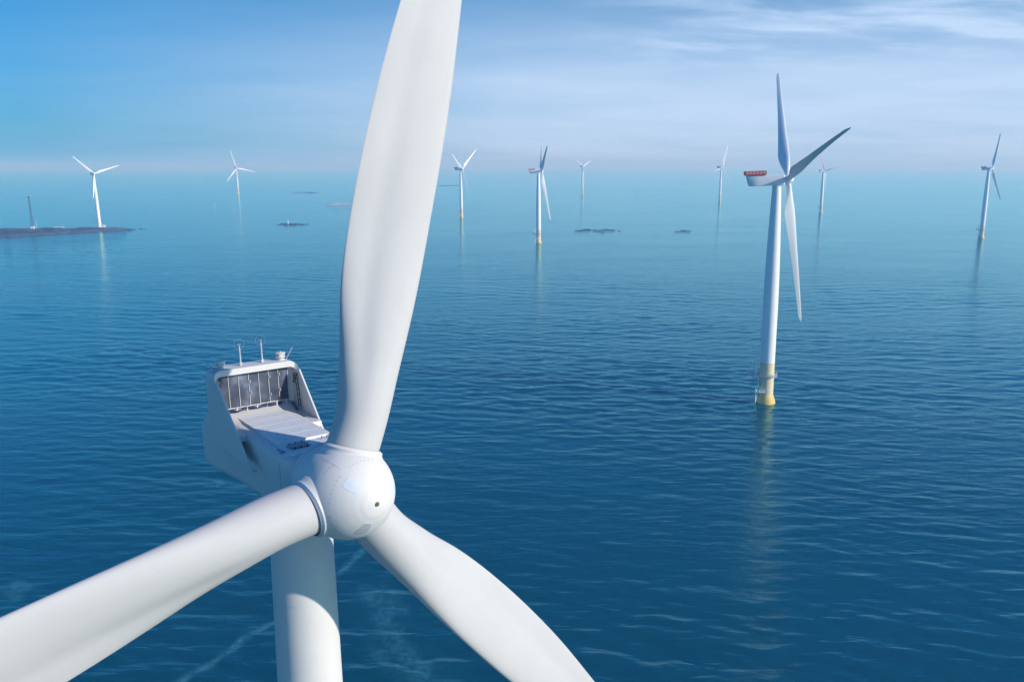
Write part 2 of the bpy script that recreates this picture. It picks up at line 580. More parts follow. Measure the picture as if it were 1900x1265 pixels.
# ------------------------------------------------------------------ low rocks
def land(name, outline_px, hmax, material, seed, cell=6.0, rough=1.0, rim=16.0, sink=0.0, kind='structure', label=None, cat=None):
    """low land inside an outline given on the water: a heightfield that sinks below the sea at its rim"""
    poly = np.array([tuple(ground(x, y)[:2]) for x, y in outline_px])
    mn, mx = poly.min(0) - cell * 2, poly.max(0) + cell * 2
    nx, ny = [int(math.ceil(v)) + 1 for v in (mx - mn) / cell]
    xs, ys = mn[0] + np.arange(nx) * cell, mn[1] + np.arange(ny) * cell
    X, Y = np.meshgrid(xs, ys, indexing='ij')
    P = np.stack([X.ravel(), Y.ravel()], -1)
    inside = np.zeros(len(P), bool)
    dist = np.full(len(P), 1e9)
    for a, b in zip(poly, np.roll(poly, -1, 0)):
        c = ((a[1] > P[:, 1]) != (b[1] > P[:, 1]))
        with np.errstate(divide='ignore', invalid='ignore'):
            xi = (b[0] - a[0]) * (P[:, 1] - a[1]) / (b[1] - a[1] + 1e-12) + a[0]
        inside ^= c & (P[:, 0] < xi)
        d = b - a
        t = np.clip(((P - a) @ d) / (d @ d + 1e-9), 0, 1)
        dist = np.minimum(dist, np.linalg.norm(P - (a + t[:, None] * d), axis=1))
    sd_ = np.where(inside, dist, -dist)
    rng = np.random.default_rng(seed)
    nz = np.zeros(len(P))
    for k in range(40):
        lam = math.exp(rng.uniform(math.log(cell * 2), math.log(cell * 22)))
        d = rng.uniform(0, 6.28)
        nz += (lam / (cell * 22)) ** .6 * np.sin(2 * math.pi / lam * (P[:, 0] * math.cos(d) + P[:, 1] * math.sin(d)) + rng.uniform(0, 6.28))
    nz /= 4.0
    h = hmax * np.clip(sd_ / rim, -1, 1) * (.6 + .4 * np.tanh(sd_ / (rim * 3))) + nz * hmax * .45 * rough
    h = h - sink * (sd_ > -rim * .8)
    jag = rng.normal(0, 1, len(P))
    h = h + hmax * .22 * rough * jag * (sd_ > -rim * .4)
    h = np.where(sd_ < -rim * .8, -1.6, h)
    if sink:
        h = np.minimum(h, .1 + .5 * np.tanh(np.maximum(h, 0)))
    h = np.clip(h, -1.6, None)
    verts = np.stack([X.ravel(), Y.ravel(), h], -1)
    fs = []
    hm = h.reshape(nx, ny)
    for i in range(nx - 1):
        for j in range(ny - 1):
            if max(hm[i, j], hm[i + 1, j], hm[i, j + 1], hm[i + 1, j + 1]) > -1.2:
                fs.append((i * ny + j, (i + 1) * ny + j, (i + 1) * ny + j + 1, i * ny + j + 1))
    if not fs:
        return None
    used = sorted({i for f in fs for i in f})
    mp = {q: k for k, q in enumerate(used)}
    c0 = verts[used].mean(0)
    c0[2] = 0
    b = MB()
    b.add([Vector(verts[q] - c0) for q in used], [tuple(mp[i] for i in f) for f in fs])
    o = b.build(name, material, smooth=40)
    o.location = Vector(c0)
    return tag(o, label, cat, kind=kind)


land('island', [(-160, 446), (-60, 444), (20, 440.5), (60, 439), (105, 435), (140, 433.5), (165, 431.5), (205, 430), (226, 428.5), (238, 427), (225, 424), (205, 423), (180, 422.5), (140, 424), (90, 424.5), (40, 425), (-60, 425.5), (-160, 427)], 2.3, M_ROCK, 3, 3.0, .75, 12)
land('reef', [(224, 428.3), (238, 427.6), (255, 425.6), (270, 424.6), (262, 424), (240, 425)], .6, M_SKERRY, 4, 2.4, 3.0, 9, .4)
land('reef', [(1062, 428.5), (1085, 429.5), (1100, 428.8), (1120, 430), (1146, 429), (1150, 426.5), (1125, 425.5), (1100, 425.8), (1080, 426)], .55, M_SKERRY, 6, 2.0, 6.5, 8, 1.0)
land('reef', [(515, 416.5), (535, 418.2), (558, 417.5), (566, 415.8), (545, 414.8), (525, 415)], 1.0, M_SKERRY, 8, 2.4, 3.4, 9, .4)
land('reef', [(545, 358.2), (566, 359), (584, 358), (570, 356.6)], 1.2, M_SKERRY, 9, 6, 3.4, 20, .8)
land('shell_bank', [(600, 380.6), (625, 380.4), (690, 377.6), (690, 375.6), (650, 377.6), (612, 379.2)], 3.0, M_SAND, 10, 6, .8, 16)
land('reef', [(1256, 429.5), (1275, 431), (1293, 430.2), (1290, 428.2), (1270, 427.6)], .5, M_SKERRY, 12, 2.2, 6, 8, .9)
land('reef', [(800, 345.6), (852, 345.6), (852, 344.2), (800, 344.2)], 2.0, M_SKERRY, 14, 12, 1.6, 30, .6)


# ------------------------------------------------------------------ turbine pieces
def blade_mesh(name, Rb, kr, te, le, ktw, tw, rroot, cone, thick, stations, material, trough=0.0, bend=0.0, nth=56):
    """local axes: Z along the span, X towards the leading edge, Y downwind"""
    th = np.linspace(0, 2 * np.pi, nth, endpoint=False)
    b = MB()
    rings = []
    for r in stations:
        q, l, w = np.interp(r, kr, te), np.interp(r, kr, le), np.interp(r, ktw, tw)
        f = np.clip((r - 2) / 10, 0, 1)
        f = f * f * (3 - 2 * f) if trough else f
        tt = rroot * (1 - f) + f * np.interp(r, thick[0], thick[1])
        ce, hc = (l - q) / 2, (l + q) / 2
        xx, yy = np.cos(th), np.sin(th)
        y = yy * (1 - f * .42 * (1 - xx))
        if trough:
            hollow = np.exp(-((xx + .42) / .30) ** 2)
            y = np.where(yy < 0, y * (1 - trough * f * hollow), y)
        ex = np.array([math.cos(w), -math.sin(w), 0])
        nn = np.array([math.sin(w), math.cos(w), 0])
        c = np.array([0, -cone * r - bend * (r / Rb) ** 2.2, r])
        pts = c + np.outer(ce + hc * xx, ex) + np.outer(tt * y, nn)
        rings.append([Vector(p) for p in pts])
    # rounded tip
    last = rings[-1]
    cen = sum(last, Vector()) / len(last)
    rings.append([cen + (p - cen) * .45 + Vector((0, 0, Rb * .004)) for p in last])
    b.loft(rings)
    return b.mesh(name, material, 40)


def smooth_knots(k, v, q):
    """monotone-ish cubic through the fitted knots"""
    k, v = np.array(k, float), np.array(v, float)
    m = np.gradient(v, k)
    out = []
    for x in q:
        x = min(max(x, k[0]), k[-1])
        i = min(np.searchsorted(k, x, 'right') - 1, len(k) - 2)
        h = k[i + 1] - k[i]
        t = (x - k[i]) / h
        out.append((2 * t**3 - 3 * t**2 + 1) * v[i] + (t**3 - 2 * t**2 + t) * h * m[i] + (-2 * t**3 + 3 * t**2) * v[i + 1] + (t**3 - t**2) * h * m[i + 1])
    return np.array(out)


# ================================================================== the close turbine
C0 = at_depth(638.0907, 908.9995, 32.0)          # hub centre
PSI_R, TAU_R, PHI_R = .77252, .05936, .35040       # rotor
PSI_N, TAU_N = .637, .046                        # nacelle
A_R, RR_R, U_R = frame(PSI_R, TAU_R)
A_N, RR_N, U_N = frame(PSI_N, TAU_N)
base_xy = C0 - A_N * 4.975
root = empty('wind_turbine', (base_xy.x, base_xy.y, 0), 'huge white wind turbine close up, with a dark panelled cooler on its nacelle', 'wind turbine')
OFF = Vector((base_xy.x, base_xy.y, 0))
MN = mat(RR_N, -A_N, U_N, C0 - OFF)                 # nacelle axes: x right, y back, z up
MR = mat(RR_R, -A_R, U_R, C0 - OFF)

# tower
t = MB()
ztop = base_xy.z - 1.55
prof = [(2.35, 17.0), (2.3, 20), (2.05, 40), (1.75, 60), (1.52, 75)]
prof += [(1.385, ztop - .35), (1.42, ztop - .30), (1.42, ztop)]
t.lathe(prof, 72)
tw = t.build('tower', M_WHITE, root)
sm = MB()
for zz_ in (80.6,):
    sm.lathe([(1.462, zz_ - .012), (1.462, zz_ + .012)], 72, cap=False)
sm.build('flange_seam', M_PATCH, tw)
t = MB()
t.lathe([(3.2, -8), (3.2, 0), (3.2, 1.0), (2.55, 3.2), (2.5, 16.4), (2.6, 16.5), (2.6, 17.0)], 48)
t.build('transition_piece', M_YELLOW, root)
t = MB()
t.lathe([(2.52, 12.0), (4.2, 12.0), (4.2, 12.3), (2.52, 12.3)], 40, cap=False)
for i in range(20):
    q = 2 * math.pi * i / 20
    t.tube((4.1 * math.cos(q), 4.1 * math.sin(q), 12.3), (4.1 * math.cos(q), 4.1 * math.sin(q), 13.4), .04, n=6)
t.torus((0, 0, 13.4), 4.1, .04, (1, 0, 0), (0, 1, 0), 40)
t.torus((0, 0, 12.85), 4.1, .03, (1, 0, 0), (0, 1, 0), 40)
t.build('platform', M_STEEL, root)


def rrect(w, h0, h1, r0, r1, n=7):
    """rounded rectangle in (s,h): bottom radius r0, top radius r1"""
    out = []
    for cx_, cy_, r, a0 in ((w - r1, h1 - r1, r1, 0), (-w + r1, h1 - r1, r1, 90), (-w + r0, h0 + r0, r0, 180), (w - r0, h0 + r0, r0, 270)):
        for i in range(n):
            a = R(a0 + 90 * i / (n - 1))
            out.append((cx_ + r * math.cos(a), cy_ + r * math.sin(a)))
    return out


# nacelle body
nb = MB()
secs = [(1.62, 1.18, -1.20, .78, .45, .40), (1.72, 1.36, -1.42, .96, .5, .38), (1.95, 1.50, -1.56, 1.06, .5, .34), (2.5, 1.58, -1.62, 1.10, .5, .30),
        (4.0, 1.62, -1.66, 1.12, .5, .28), (7.0, 1.66, -1.68, 1.12, .5, .28), (8.4, 1.76, -1.69, 1.14, .5, .34), (9.4, 1.92, -1.70, 1.22, .55, .45), (10.2, 2.05, -1.70, 1.55, .6, .6),
        (11.0, 2.07, -1.72, 1.62, .45, .7), (11.7, 2.07, -1.72, 1.44, .42, .75), (12.3, 2.05, -1.70, 1.16, .40, .8), (12.75, 2.0, -1.64, .82, .40, .8), (13.08, 1.9, -1.5, .46, .42, .7), (13.3, 1.68, -1.26, .12, .4, .5), (13.4, 1.3, -1.0, -.15, .3, .3)]
rings = []
for (b_, w, h0, h1, r0, r1) in secs:
    rings.append([Vector((s, b_, h)) for s, h in rrect(w, h0, h1, r0, r1)])
nb.loft(rings)
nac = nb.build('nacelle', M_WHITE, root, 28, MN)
# raised roof panels with seams
rp = MB()
edges = [4.0, 5.05, 6.1, 7.15, 8.2, 9.25, 10.75]
for y0, y1 in zip(edges[:-1], edges[1:]):
    rp.box((0, (y0 + y1) / 2, 1.16), (2.28, y1 - y0 - .012, .14), bev=.007)
rp.box((0, 7.4, 1.13), (2.2, 6.7, .12))
roof = rp.build('roof_panel', M_ROOF, nac)
fr_ = MB()
fr_.box((0, 3.1, 1.10), (2.34, 1.62, .12), bev=.03)
fr_.box((0, 3.1, 1.10), (2.9, 1.5, .05), bev=.02)
fr_.build('front_roof_panel', M_ROOF, nac)
MP = paint('rusty_plate', (.55, .36, .27), .7, .2, 5)
for y in (4.35, 5.4, 6.45, 7.5, 8.55, 9.6):
    for s in (-.62, .5):
        MB().box((s + random.uniform(-.08, .08), y, 1.236), (.10, .05, .012)).build('lifting_plate', MP, roof)


def hatch(cx_, cy_, z, w, d):
    h = MB()
    h.box((cx_, cy_, z + .035), (w, d, .07), bev=.02)
    o = h.build('roof_hatch', M_GREY, nac)
    for q in (-.32, 0, .32):
        for e in (-.5, .5):
            MB().box((cx_ + q * w, cy_ + e * d, z + .05), (.07, .07, .09), bev=.01).build('latch', M_DARK, o)


hatch(-.52, 3.25, 1.16, .86, .62)
hatch(.02, 10.15, 1.23, .80, .62)
k = MB()
k.box((-1.36, 3.15, 1.15), (.13, .62, .12), bev=.03)
k.box((-1.36, 2.9, 1.15), (.2, .14, .14), bev=.03)
k.build('cable_box', M_GREY, nac)
MB().box((1.2, 3.35, 1.2), (.16, .4, .16), bev=.03).build('vent_box', M_GREY, nac)
for q in (-.2, .05, .25):
    MB().tube((.9 + q, 3.6, 1.16), (.9 + q, 3.6, 1.28), .04).build('vent_pipe', M_GREY, nac)
# seams and small eye plates on the flank
k = MB()
k.path([Vector(q) for q in ((-1.585, 2.72, .75), (-1.585, 2.72, -1.13), (-1.45, 2.72, -1.5), (-1.1, 2.72, -1.63), (1.1, 2.72, -1.63), (1.45, 2.72, -1.5), (1.585, 2.72, -1.13), (1.585, 2.72, .75))], .012, 6)
k.build('panel_seam', M_SEAM, nac)
k = MB()
k.path([Vector((-1.60, 2.55, -.52)), Vector((-1.66, 2.5, -.50)), Vector((-1.66, 2.3, -.62)), Vector((-1.58, 2.25, -.66))], .02)
k.build('lifting_eye', M_STEEL, nac)
for i in range(7):
    MB().box((-1.42, 3.6 + i * 1.3, -1.62), (.16, .07, .07), bev=.012).build('bottom_bracket', M_STEEL, nac)
# supports between roof and side fins
for s in (-1, 1):
    sup = MB().box((s * 1.72, 8.1, .92), (.62, 2.7, .30), bev=.03).build('fin_support', M_WHITE, nac)
k = MB()
k.box((1.62, 8.35, 1.075), (.07, .95, .03))
k.build('drain_slot', M_DARK, sup)

# cooler hood: one bent sheet, its sides run forward as raking fins
WO, HT, RC, TH = 2.1, 3.62, .46, .085


def hood_path(w, ht, rc, hb, n=9):
    pts = [(-w, hb)]
    pts += [(-w, hb + (ht - rc - hb) * i / 10) for i in range(1, 10)]
    pts += [(-w + rc - rc * math.cos(R(90 * i / (n - 1))), ht - rc + rc * math.sin(R(90 * i / (n - 1)))) for i in range(n)]
    pts += [(w - rc + rc * math.sin(R(90 * i / (n - 1))), ht - rc + rc * math.cos(R(90 * i / (n - 1)))) for i in range(n)]
    pts += [(w, ht - rc - (ht - rc - hb) * i / 10) for i in range(1, 10)]
    pts += [(w, hb)]
    return pts


def front_b(s, h):
    top = 9.55
    f = min(1, max(0, (HT - .15 - h) / (HT - .15 - .05)))
    return top - f * (4.45 if s < 0 else 3.35)


hb = MB()
outer = hood_path(WO, HT, RC, .05)
inner = hood_path(WO - TH, HT - .30, RC - .12, .05)
rg = []
for (so, ho), (si, hi) in zip(outer, inner):
    fo = front_b(so, ho)
    rear = 10.75 if ho > 1.2 else 10.75
    rg.append([Vector((so, fo, ho)), Vector((so, rear, ho)), Vector((si, rear, hi)), Vector((si, fo + .02, hi))])
hb.loft(rg)
# rolled lip along the raking front edges
lip = []
for (so, ho), (si, hi) in zip(outer, inner):
    lip.append(Vector(((so + si) / 2, front_b(so, ho), (ho + hi) / 2 if abs(so) < WO - .02 else ho)))
L0 = [p for p, (so, ho) in zip(lip, outer) if so < 0 and ho < HT - RC + .02]
L1 = [p for p, (so, ho) in zip(lip, outer) if so > 0 and ho < HT - RC + .02]
hb.path(L0, .058, 10)
hb.path(L1, .058, 10)
# rolled foot of the left and right fins
for s in (-1, 1):
    y0 = front_b(s, .05)
    hb.path([Vector((s * (WO - .04), y0, .05)), Vector((s * (WO - .10), y0 - .12, -.06)), Vector((s * (WO - .28), y0 - .05, -.10))], .07, 8)
hood = hb.build('cooler_frame', M_WHITE, root, 35, MN)
# panels
px0, px1, pz0, pz1, PY = -1.78, 1.68, 1.66, 3.34, 9.98
npan = 7
wp = (px1 - px0) / npan
for i in range(npan):
    k = MB()
    k.box((px0 + wp * (i + .5), PY, (pz0 + pz1) / 2), (wp - .05, .12, pz1 - pz0), bev=.012)
    pn = k.build('cooler_panel', M_COOL, hood)
k = MB()
for i in range(npan + 1):
    k.box((px0 + wp * i, PY - .02, (pz0 + pz1) / 2), (.022, .15, pz1 - pz0 + .04))
k.box(((px0 + px1) / 2, PY - .03, pz0 - .05), (px1 - px0 + .1, .14, .035))
k.box(((px0 + px1) / 2, PY - .03, pz1 + .05), (px1 - px0 + .1, .14, .06))
k.build('panel_rail', M_WHITE, hood)
for i, z in ((0, 2.0), (0, 2.9), (3, 2.2), (3, 2.75), (5, 1.95), (5, 2.85), (6, 2.1), (6, 2.9)):
    MB().tube((px0 + wp * i + .05, PY - .12, z), (px0 + wp * i + .05, PY - .12, z + .14), .035, n=8).build('pipe_coupling', M_STEEL, hood)
# gap below the panels: slab coloured dark as its shade, hoses
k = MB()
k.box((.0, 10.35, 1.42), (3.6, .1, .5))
k.build('recess_shade', M_DARK, hood)
for dz, ph in ((0, 0), (-.1, 1.2)):
    pts = [Vector((-1.7 + i * .14, 9.86 + .03 * math.sin(i * .7 + ph), 1.50 + dz * .6 + .05 * math.sin(i * .9 + ph))) for i in range(22)]
    MB().path(pts, .045, 7).build('coolant_hose', M_HOSE, hood)
for i in range(7):
    MB().box((-1.5 + i * .5, 9.86, 1.50), (.05, .08, .26)).build('hose_clamp', M_WHITE, hood)
# ladder on the inside of the right fin
k = MB()
LX = 1.93
for dy in (-.14, .14):
    k.tube((LX, 9.45 + dy - .3, 1.25), (LX, 9.45 + dy, 3.0), .022, n=6)
for i in range(7):
    z = 1.4 + i * .26
    y = 9.45 - .3 * (3.0 - z) / 1.75
    k.tube((LX, y - .14, z), (LX, y + .14, z), .016, n=6)
k.tube((LX, 9.3, 2.95), (LX - .12, 9.55, 2.55), .025, n=6)
k.tube((LX - .02, 9.7, 2.9), (LX - .1, 9.45, 2.5), .025, n=6)
k.build('ladder', M_DARK, hood)
# side white panel between last cooler panel and fin
k = MB()
k.box((1.86, 10.0, 2.4), (.24, .06, 1.9))
k.build('side_panel', M_WHITE, hood)


def aviation_light(s):
    m = MB()
    z = HT
    y = 10.15
    m.lathe([(.19, 0), (.19, .05), (.10, .07), (.10, .10), (.23, .13), (.23, .17), (.15, .18), (.15, .30), (.24, .31), (.25, .36), (.22, .38), (.04, .39), (.04, .43)], 24, o=(s, y, z))
    for i in range(6):
        q = i * math.pi / 3
        m.tube((s + .2 * math.cos(q), y + .2 * math.sin(q), z + .15), (s + .22 * math.cos(q), y + .22 * math.sin(q), z + .33), .012, n=5)
    m.build('aviation_light', M_WHITE, hood)


aviation_light(-1.52)
aviation_light(1.48)


def sensor_mast(s, h):
    m = MB()
    y = 10.2
    m.box((s, y, HT + .08), (.16, .16, .16), bev=.02)
    m.tube((s, y, HT), (s, y, HT + h), .05, .042)
    m.tube((s, y, HT + h), (s, y, HT + h + .12), .02)
    for i in range(3):
        q = i * 2.094 + s
        d = Vector((math.cos(q), math.sin(q), 0))
        m.tube(Vector((s, y, HT + h + .10)), Vector((s, y, HT + h + .10)) + d * .09, .006, n=5)
        m.lathe([(.01, -.02), (.025, 0), (.025, .01)], 8, o=Vector((s, y, HT + h + .10)) + d * .09)
    ms = m.build('wind_sensor', M_STEEL, hood)
    g = MB()
    g.torus((s, y, HT + h + .10), .25, .0035, (1, 0, 0), (0, 0, 1), 40)
    g.build('lightning_ring', M_STEEL, ms)


sensor_mast(-.52, .95)
sensor_mast(.55, 1.02)
for s, dx in ((-1.85, -.3), (1.85, .32)):
    m = MB()
    m.tube((s - dx * .3, 10.2, HT - .06), (s + dx, 10.25, HT + .55 if s > 0 else HT + .38), .022, n=6)
    if s < 0:
        m.tube((s - .05, 10.0, HT - .1), (s - .28, 9.95, HT + .02), .05, n=8)
    m.build('lightning_rod', M_STEEL, hood)

# hub: spinner with three blade openings
hm = MB()
ax = (RR_R, U_R, A_R)
loc_ax = (Vector((1, 0, 0)), Vector((0, 0, 1)), Vector((0, -1, 0)))       # in rotor axes
hub_prof = [(1.30, -1.62), (1.42, -1.60), (1.60, -1.35), (1.75, -1.0), (1.84, -.6), (1.88, -.1), (1.87, .35), (1.82, .7), (1.70, 1.05), (1.52, 1.38), (1.28, 1.68), (1.0, 1.93), (.7, 2.12), (.36, 2.26), (.12, 2.31), (.02, 2.32)]
HZ = [p[1] for p in hub_prof]
HR = [p[0] for p in hub_prof]
zs_ = np.concatenate([np.linspace(HZ[0], 1.9, 60), np.linspace(1.93, 2.32, 24)])
pr = list(zip([float(q) for q in smooth_knots(HZ, HR, zs_)], [float(q) for q in zs_]))
hm.lathe(pr, 96, loc_ax)
hub = hm.build('hub', M_WHITE, root, 50, MR)


def spin_r(z):
    zs = [p[1] for p in hub_prof]
    return float(smooth_knots(zs, [p[0] for p in hub_prof], [z])[0])


def on_spinner(ang, z, out=0.0):
    r = spin_r(z)
    e = .02
    dr = (spin_r(z + e) - spin_r(z - e)) / (2 * e)
    n = Vector((math.sin(ang), dr, math.cos(ang))).normalized()     # (x, -a, u): y is minus the axis
    p = Vector((r * math.sin(ang), -z, r * math.cos(ang)))
    return p + n * out, n


# bulged collars where the blades leave the spinner
for i in range(3):
    ph = PHI_R + i * 2 * math.pi / 3
    bz = Vector((math.sin(ph), 0, math.cos(ph)))
    bx = Vector((math.cos(ph), 0, -math.sin(ph)))
    by = bz.cross(bx)
    k = MB()
    k.lathe([(1.42, .9), (1.36, 1.25), (1.26, 1.5), (1.185, 1.62), (1.185, 1.66)], 64, (bx, by, bz), cap=False)
    k.build('spinner_collar', M_WHITE, hub, 60)
    k = MB()
    k.lathe([(1.09, 1.60), (1.175, 1.60), (1.19, 1.62), (1.19, 1.70), (1.175, 1.72), (1.13, 1.74), (1.075, 1.80)], 64, (bx, by, bz), cap=False)
    k.build('blade_seal', M_COLLAR if i else M_WHITE, hub, 30)
k = MB()
k.lathe([(.085, 0), (.09, .02), (.09, .045), (.075, .06), (.03, .062), (.028, .085), (.002, .09)], 20, loc_ax, o=(0, -2.30, 0))
k.build('nose_bolt', M_BRASS, hub)


def spinner_patch(ang, z0, z1, half, mt, nm='access_panel'):
    k = MB()
    n = 10
    g = []
    for i in range(n + 1):
        for j in range(n + 1):
            u_, v_ = (i / n - .5) * 2, (j / n - .5) * 2
            # rounded square
            l = max(abs(u_), abs(v_), 1e-6)
            pw = (abs(u_) ** 5 + abs(v_) ** 5) ** (1 / 5) or 1e-6
            u_, v_ = u_ * l / pw, v_ * l / pw
            z = (z0 + z1) / 2 + v_ * (z1 - z0) / 2
            p, nr_ = on_spinner(ang + u_ * half / max(.3, spin_r((z0 + z1) / 2)), z, .008)
            g.append(p)
    fs = [(i * (n + 1) + j, (i + 1) * (n + 1) + j, (i + 1) * (n + 1) + j + 1, i * (n + 1) + j + 1) for i in range(n) for j in range(n)]
    k.add(g, fs)
    # skirt down to the spinner
    rim = [i * (n + 1) for i in range(n + 1)] + [n * (n + 1) + j for j in range(1, n + 1)] + [i * (n + 1) + n for i in range(n - 1, -1, -1)] + [j for j in range(n - 1, 0, -1)]
    cen = sum(g, Vector()) / len(g)
    _, nc = on_spinner(ang, (z0 + z1) / 2)
    k.add([g[i] for i in rim] + [g[i] + (g[i] - cen) * .05 - nc * .03 for i in rim], [(i, (i + 1) % len(rim), len(rim) + (i + 1) % len(rim), len(rim) + i) for i in range(len(rim))])
    k.build(nm, mt, hub, 40)


for i, mt in ((0, M_PATCH), (1, M_PATCHG), (2, M_PATCH)):
    spinner_patch(PHI_R + math.pi * (1 + 2 * (i - 1) / 3) + math.pi * .0, 1.62, 2.06, .24, mt)
# bolt heads round the nose cap and along the seams
bolt = MB().lathe([(.016, -.02), (.016, .010), (.010, .014)], 8).mesh('bolt', M_SEAM)


def put_bolt(a_, z):
    p, n_ = on_spinner(a_, z)
    obj('bolt', bolt, hub, Matrix.Translation(p) @ n_.to_track_quat('Z', 'Y').to_matrix().to_4x4())


for i in range(54):
    if i % 9 not in (4, 5):
        put_bolt(2 * math.pi * i / 54, 1.40)
for s_ in range(3):
    a_ = PHI_R + math.pi / 3 + s_ * 2 * math.pi / 3
    for i in range(9):
        put_bolt(a_ + .16, .25 + i * .12)
    for i in range(5):
        put_bolt(a_ + .16 - i * .06, .95 - i * .03)
# gap between spinner and nacelle: dark ring stands in for its shade
k = MB()
k.lathe([(1.15, -2.1), (1.22, -2.1), (1.22, -1.5), (1.15, -1.5)], 48, loc_ax, cap=False)
k.build('shaft_gap_shade', M_DARK, hub)

# blades of the close turbine
KR = [1.6, 3, 5, 8, 12, 17, 24, 40, 52, 55.0]
TE = [1.063, .929, 1.209, 1.783, 2.075, 2.078, 1.628, 1.0, .5, .12]
LE = [1.063, 1.19, 1.279, 1.43, 1.479, 1.4, .90, .55, .3, .1]
st = np.concatenate([np.linspace(1.45, 16, 60), np.linspace(16.4, 55, 50)])
te_s, le_s = smooth_knots(KR, TE, st), smooth_knots(KR, LE, st)
KT = [1.6, 5, 12, 24, 55]
TWN = [.172, .307, .190, -.05, .0]
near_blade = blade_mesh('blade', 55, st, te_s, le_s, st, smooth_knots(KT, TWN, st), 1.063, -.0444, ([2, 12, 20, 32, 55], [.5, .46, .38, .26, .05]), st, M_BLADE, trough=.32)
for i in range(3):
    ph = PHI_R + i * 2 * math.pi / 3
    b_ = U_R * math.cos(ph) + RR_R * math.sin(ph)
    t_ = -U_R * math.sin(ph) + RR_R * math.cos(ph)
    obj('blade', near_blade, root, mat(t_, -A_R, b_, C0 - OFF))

# ================================================================== the turbines out on the water
KR2 = [0, 1.5, 4, 8, 12, 18, 26, 36, 46, 54, 58.5, 60]
TE2 = [1.0, 1.0, 1.15, 2.2, 2.95, 2.7, 2.2, 1.7, 1.35, 1.05, .8, .35]
LE2 = [1.0, 1.0, 1.05, 1.3, 1.45, 1.3, 1.0, .78, .58, .45, .36, .2]
st2 = np.concatenate([np.linspace(.6, 14, 22), np.linspace(15.5, 58, 24), [59, 59.6, 60]])
far_blade = blade_mesh('blade', 60, st2, smooth_knots(KR2, TE2, st2), smooth_knots(KR2, LE2, st2), [0, 8, 16, 30, 60], [.30, .26, .14, .06, 0], 1.0, 0.0,
                       ([0, 12, 24, 40, 60], [.8, .62, .45, .28, .06]), st2, M_BLADE2, bend=2.2, nth=28)


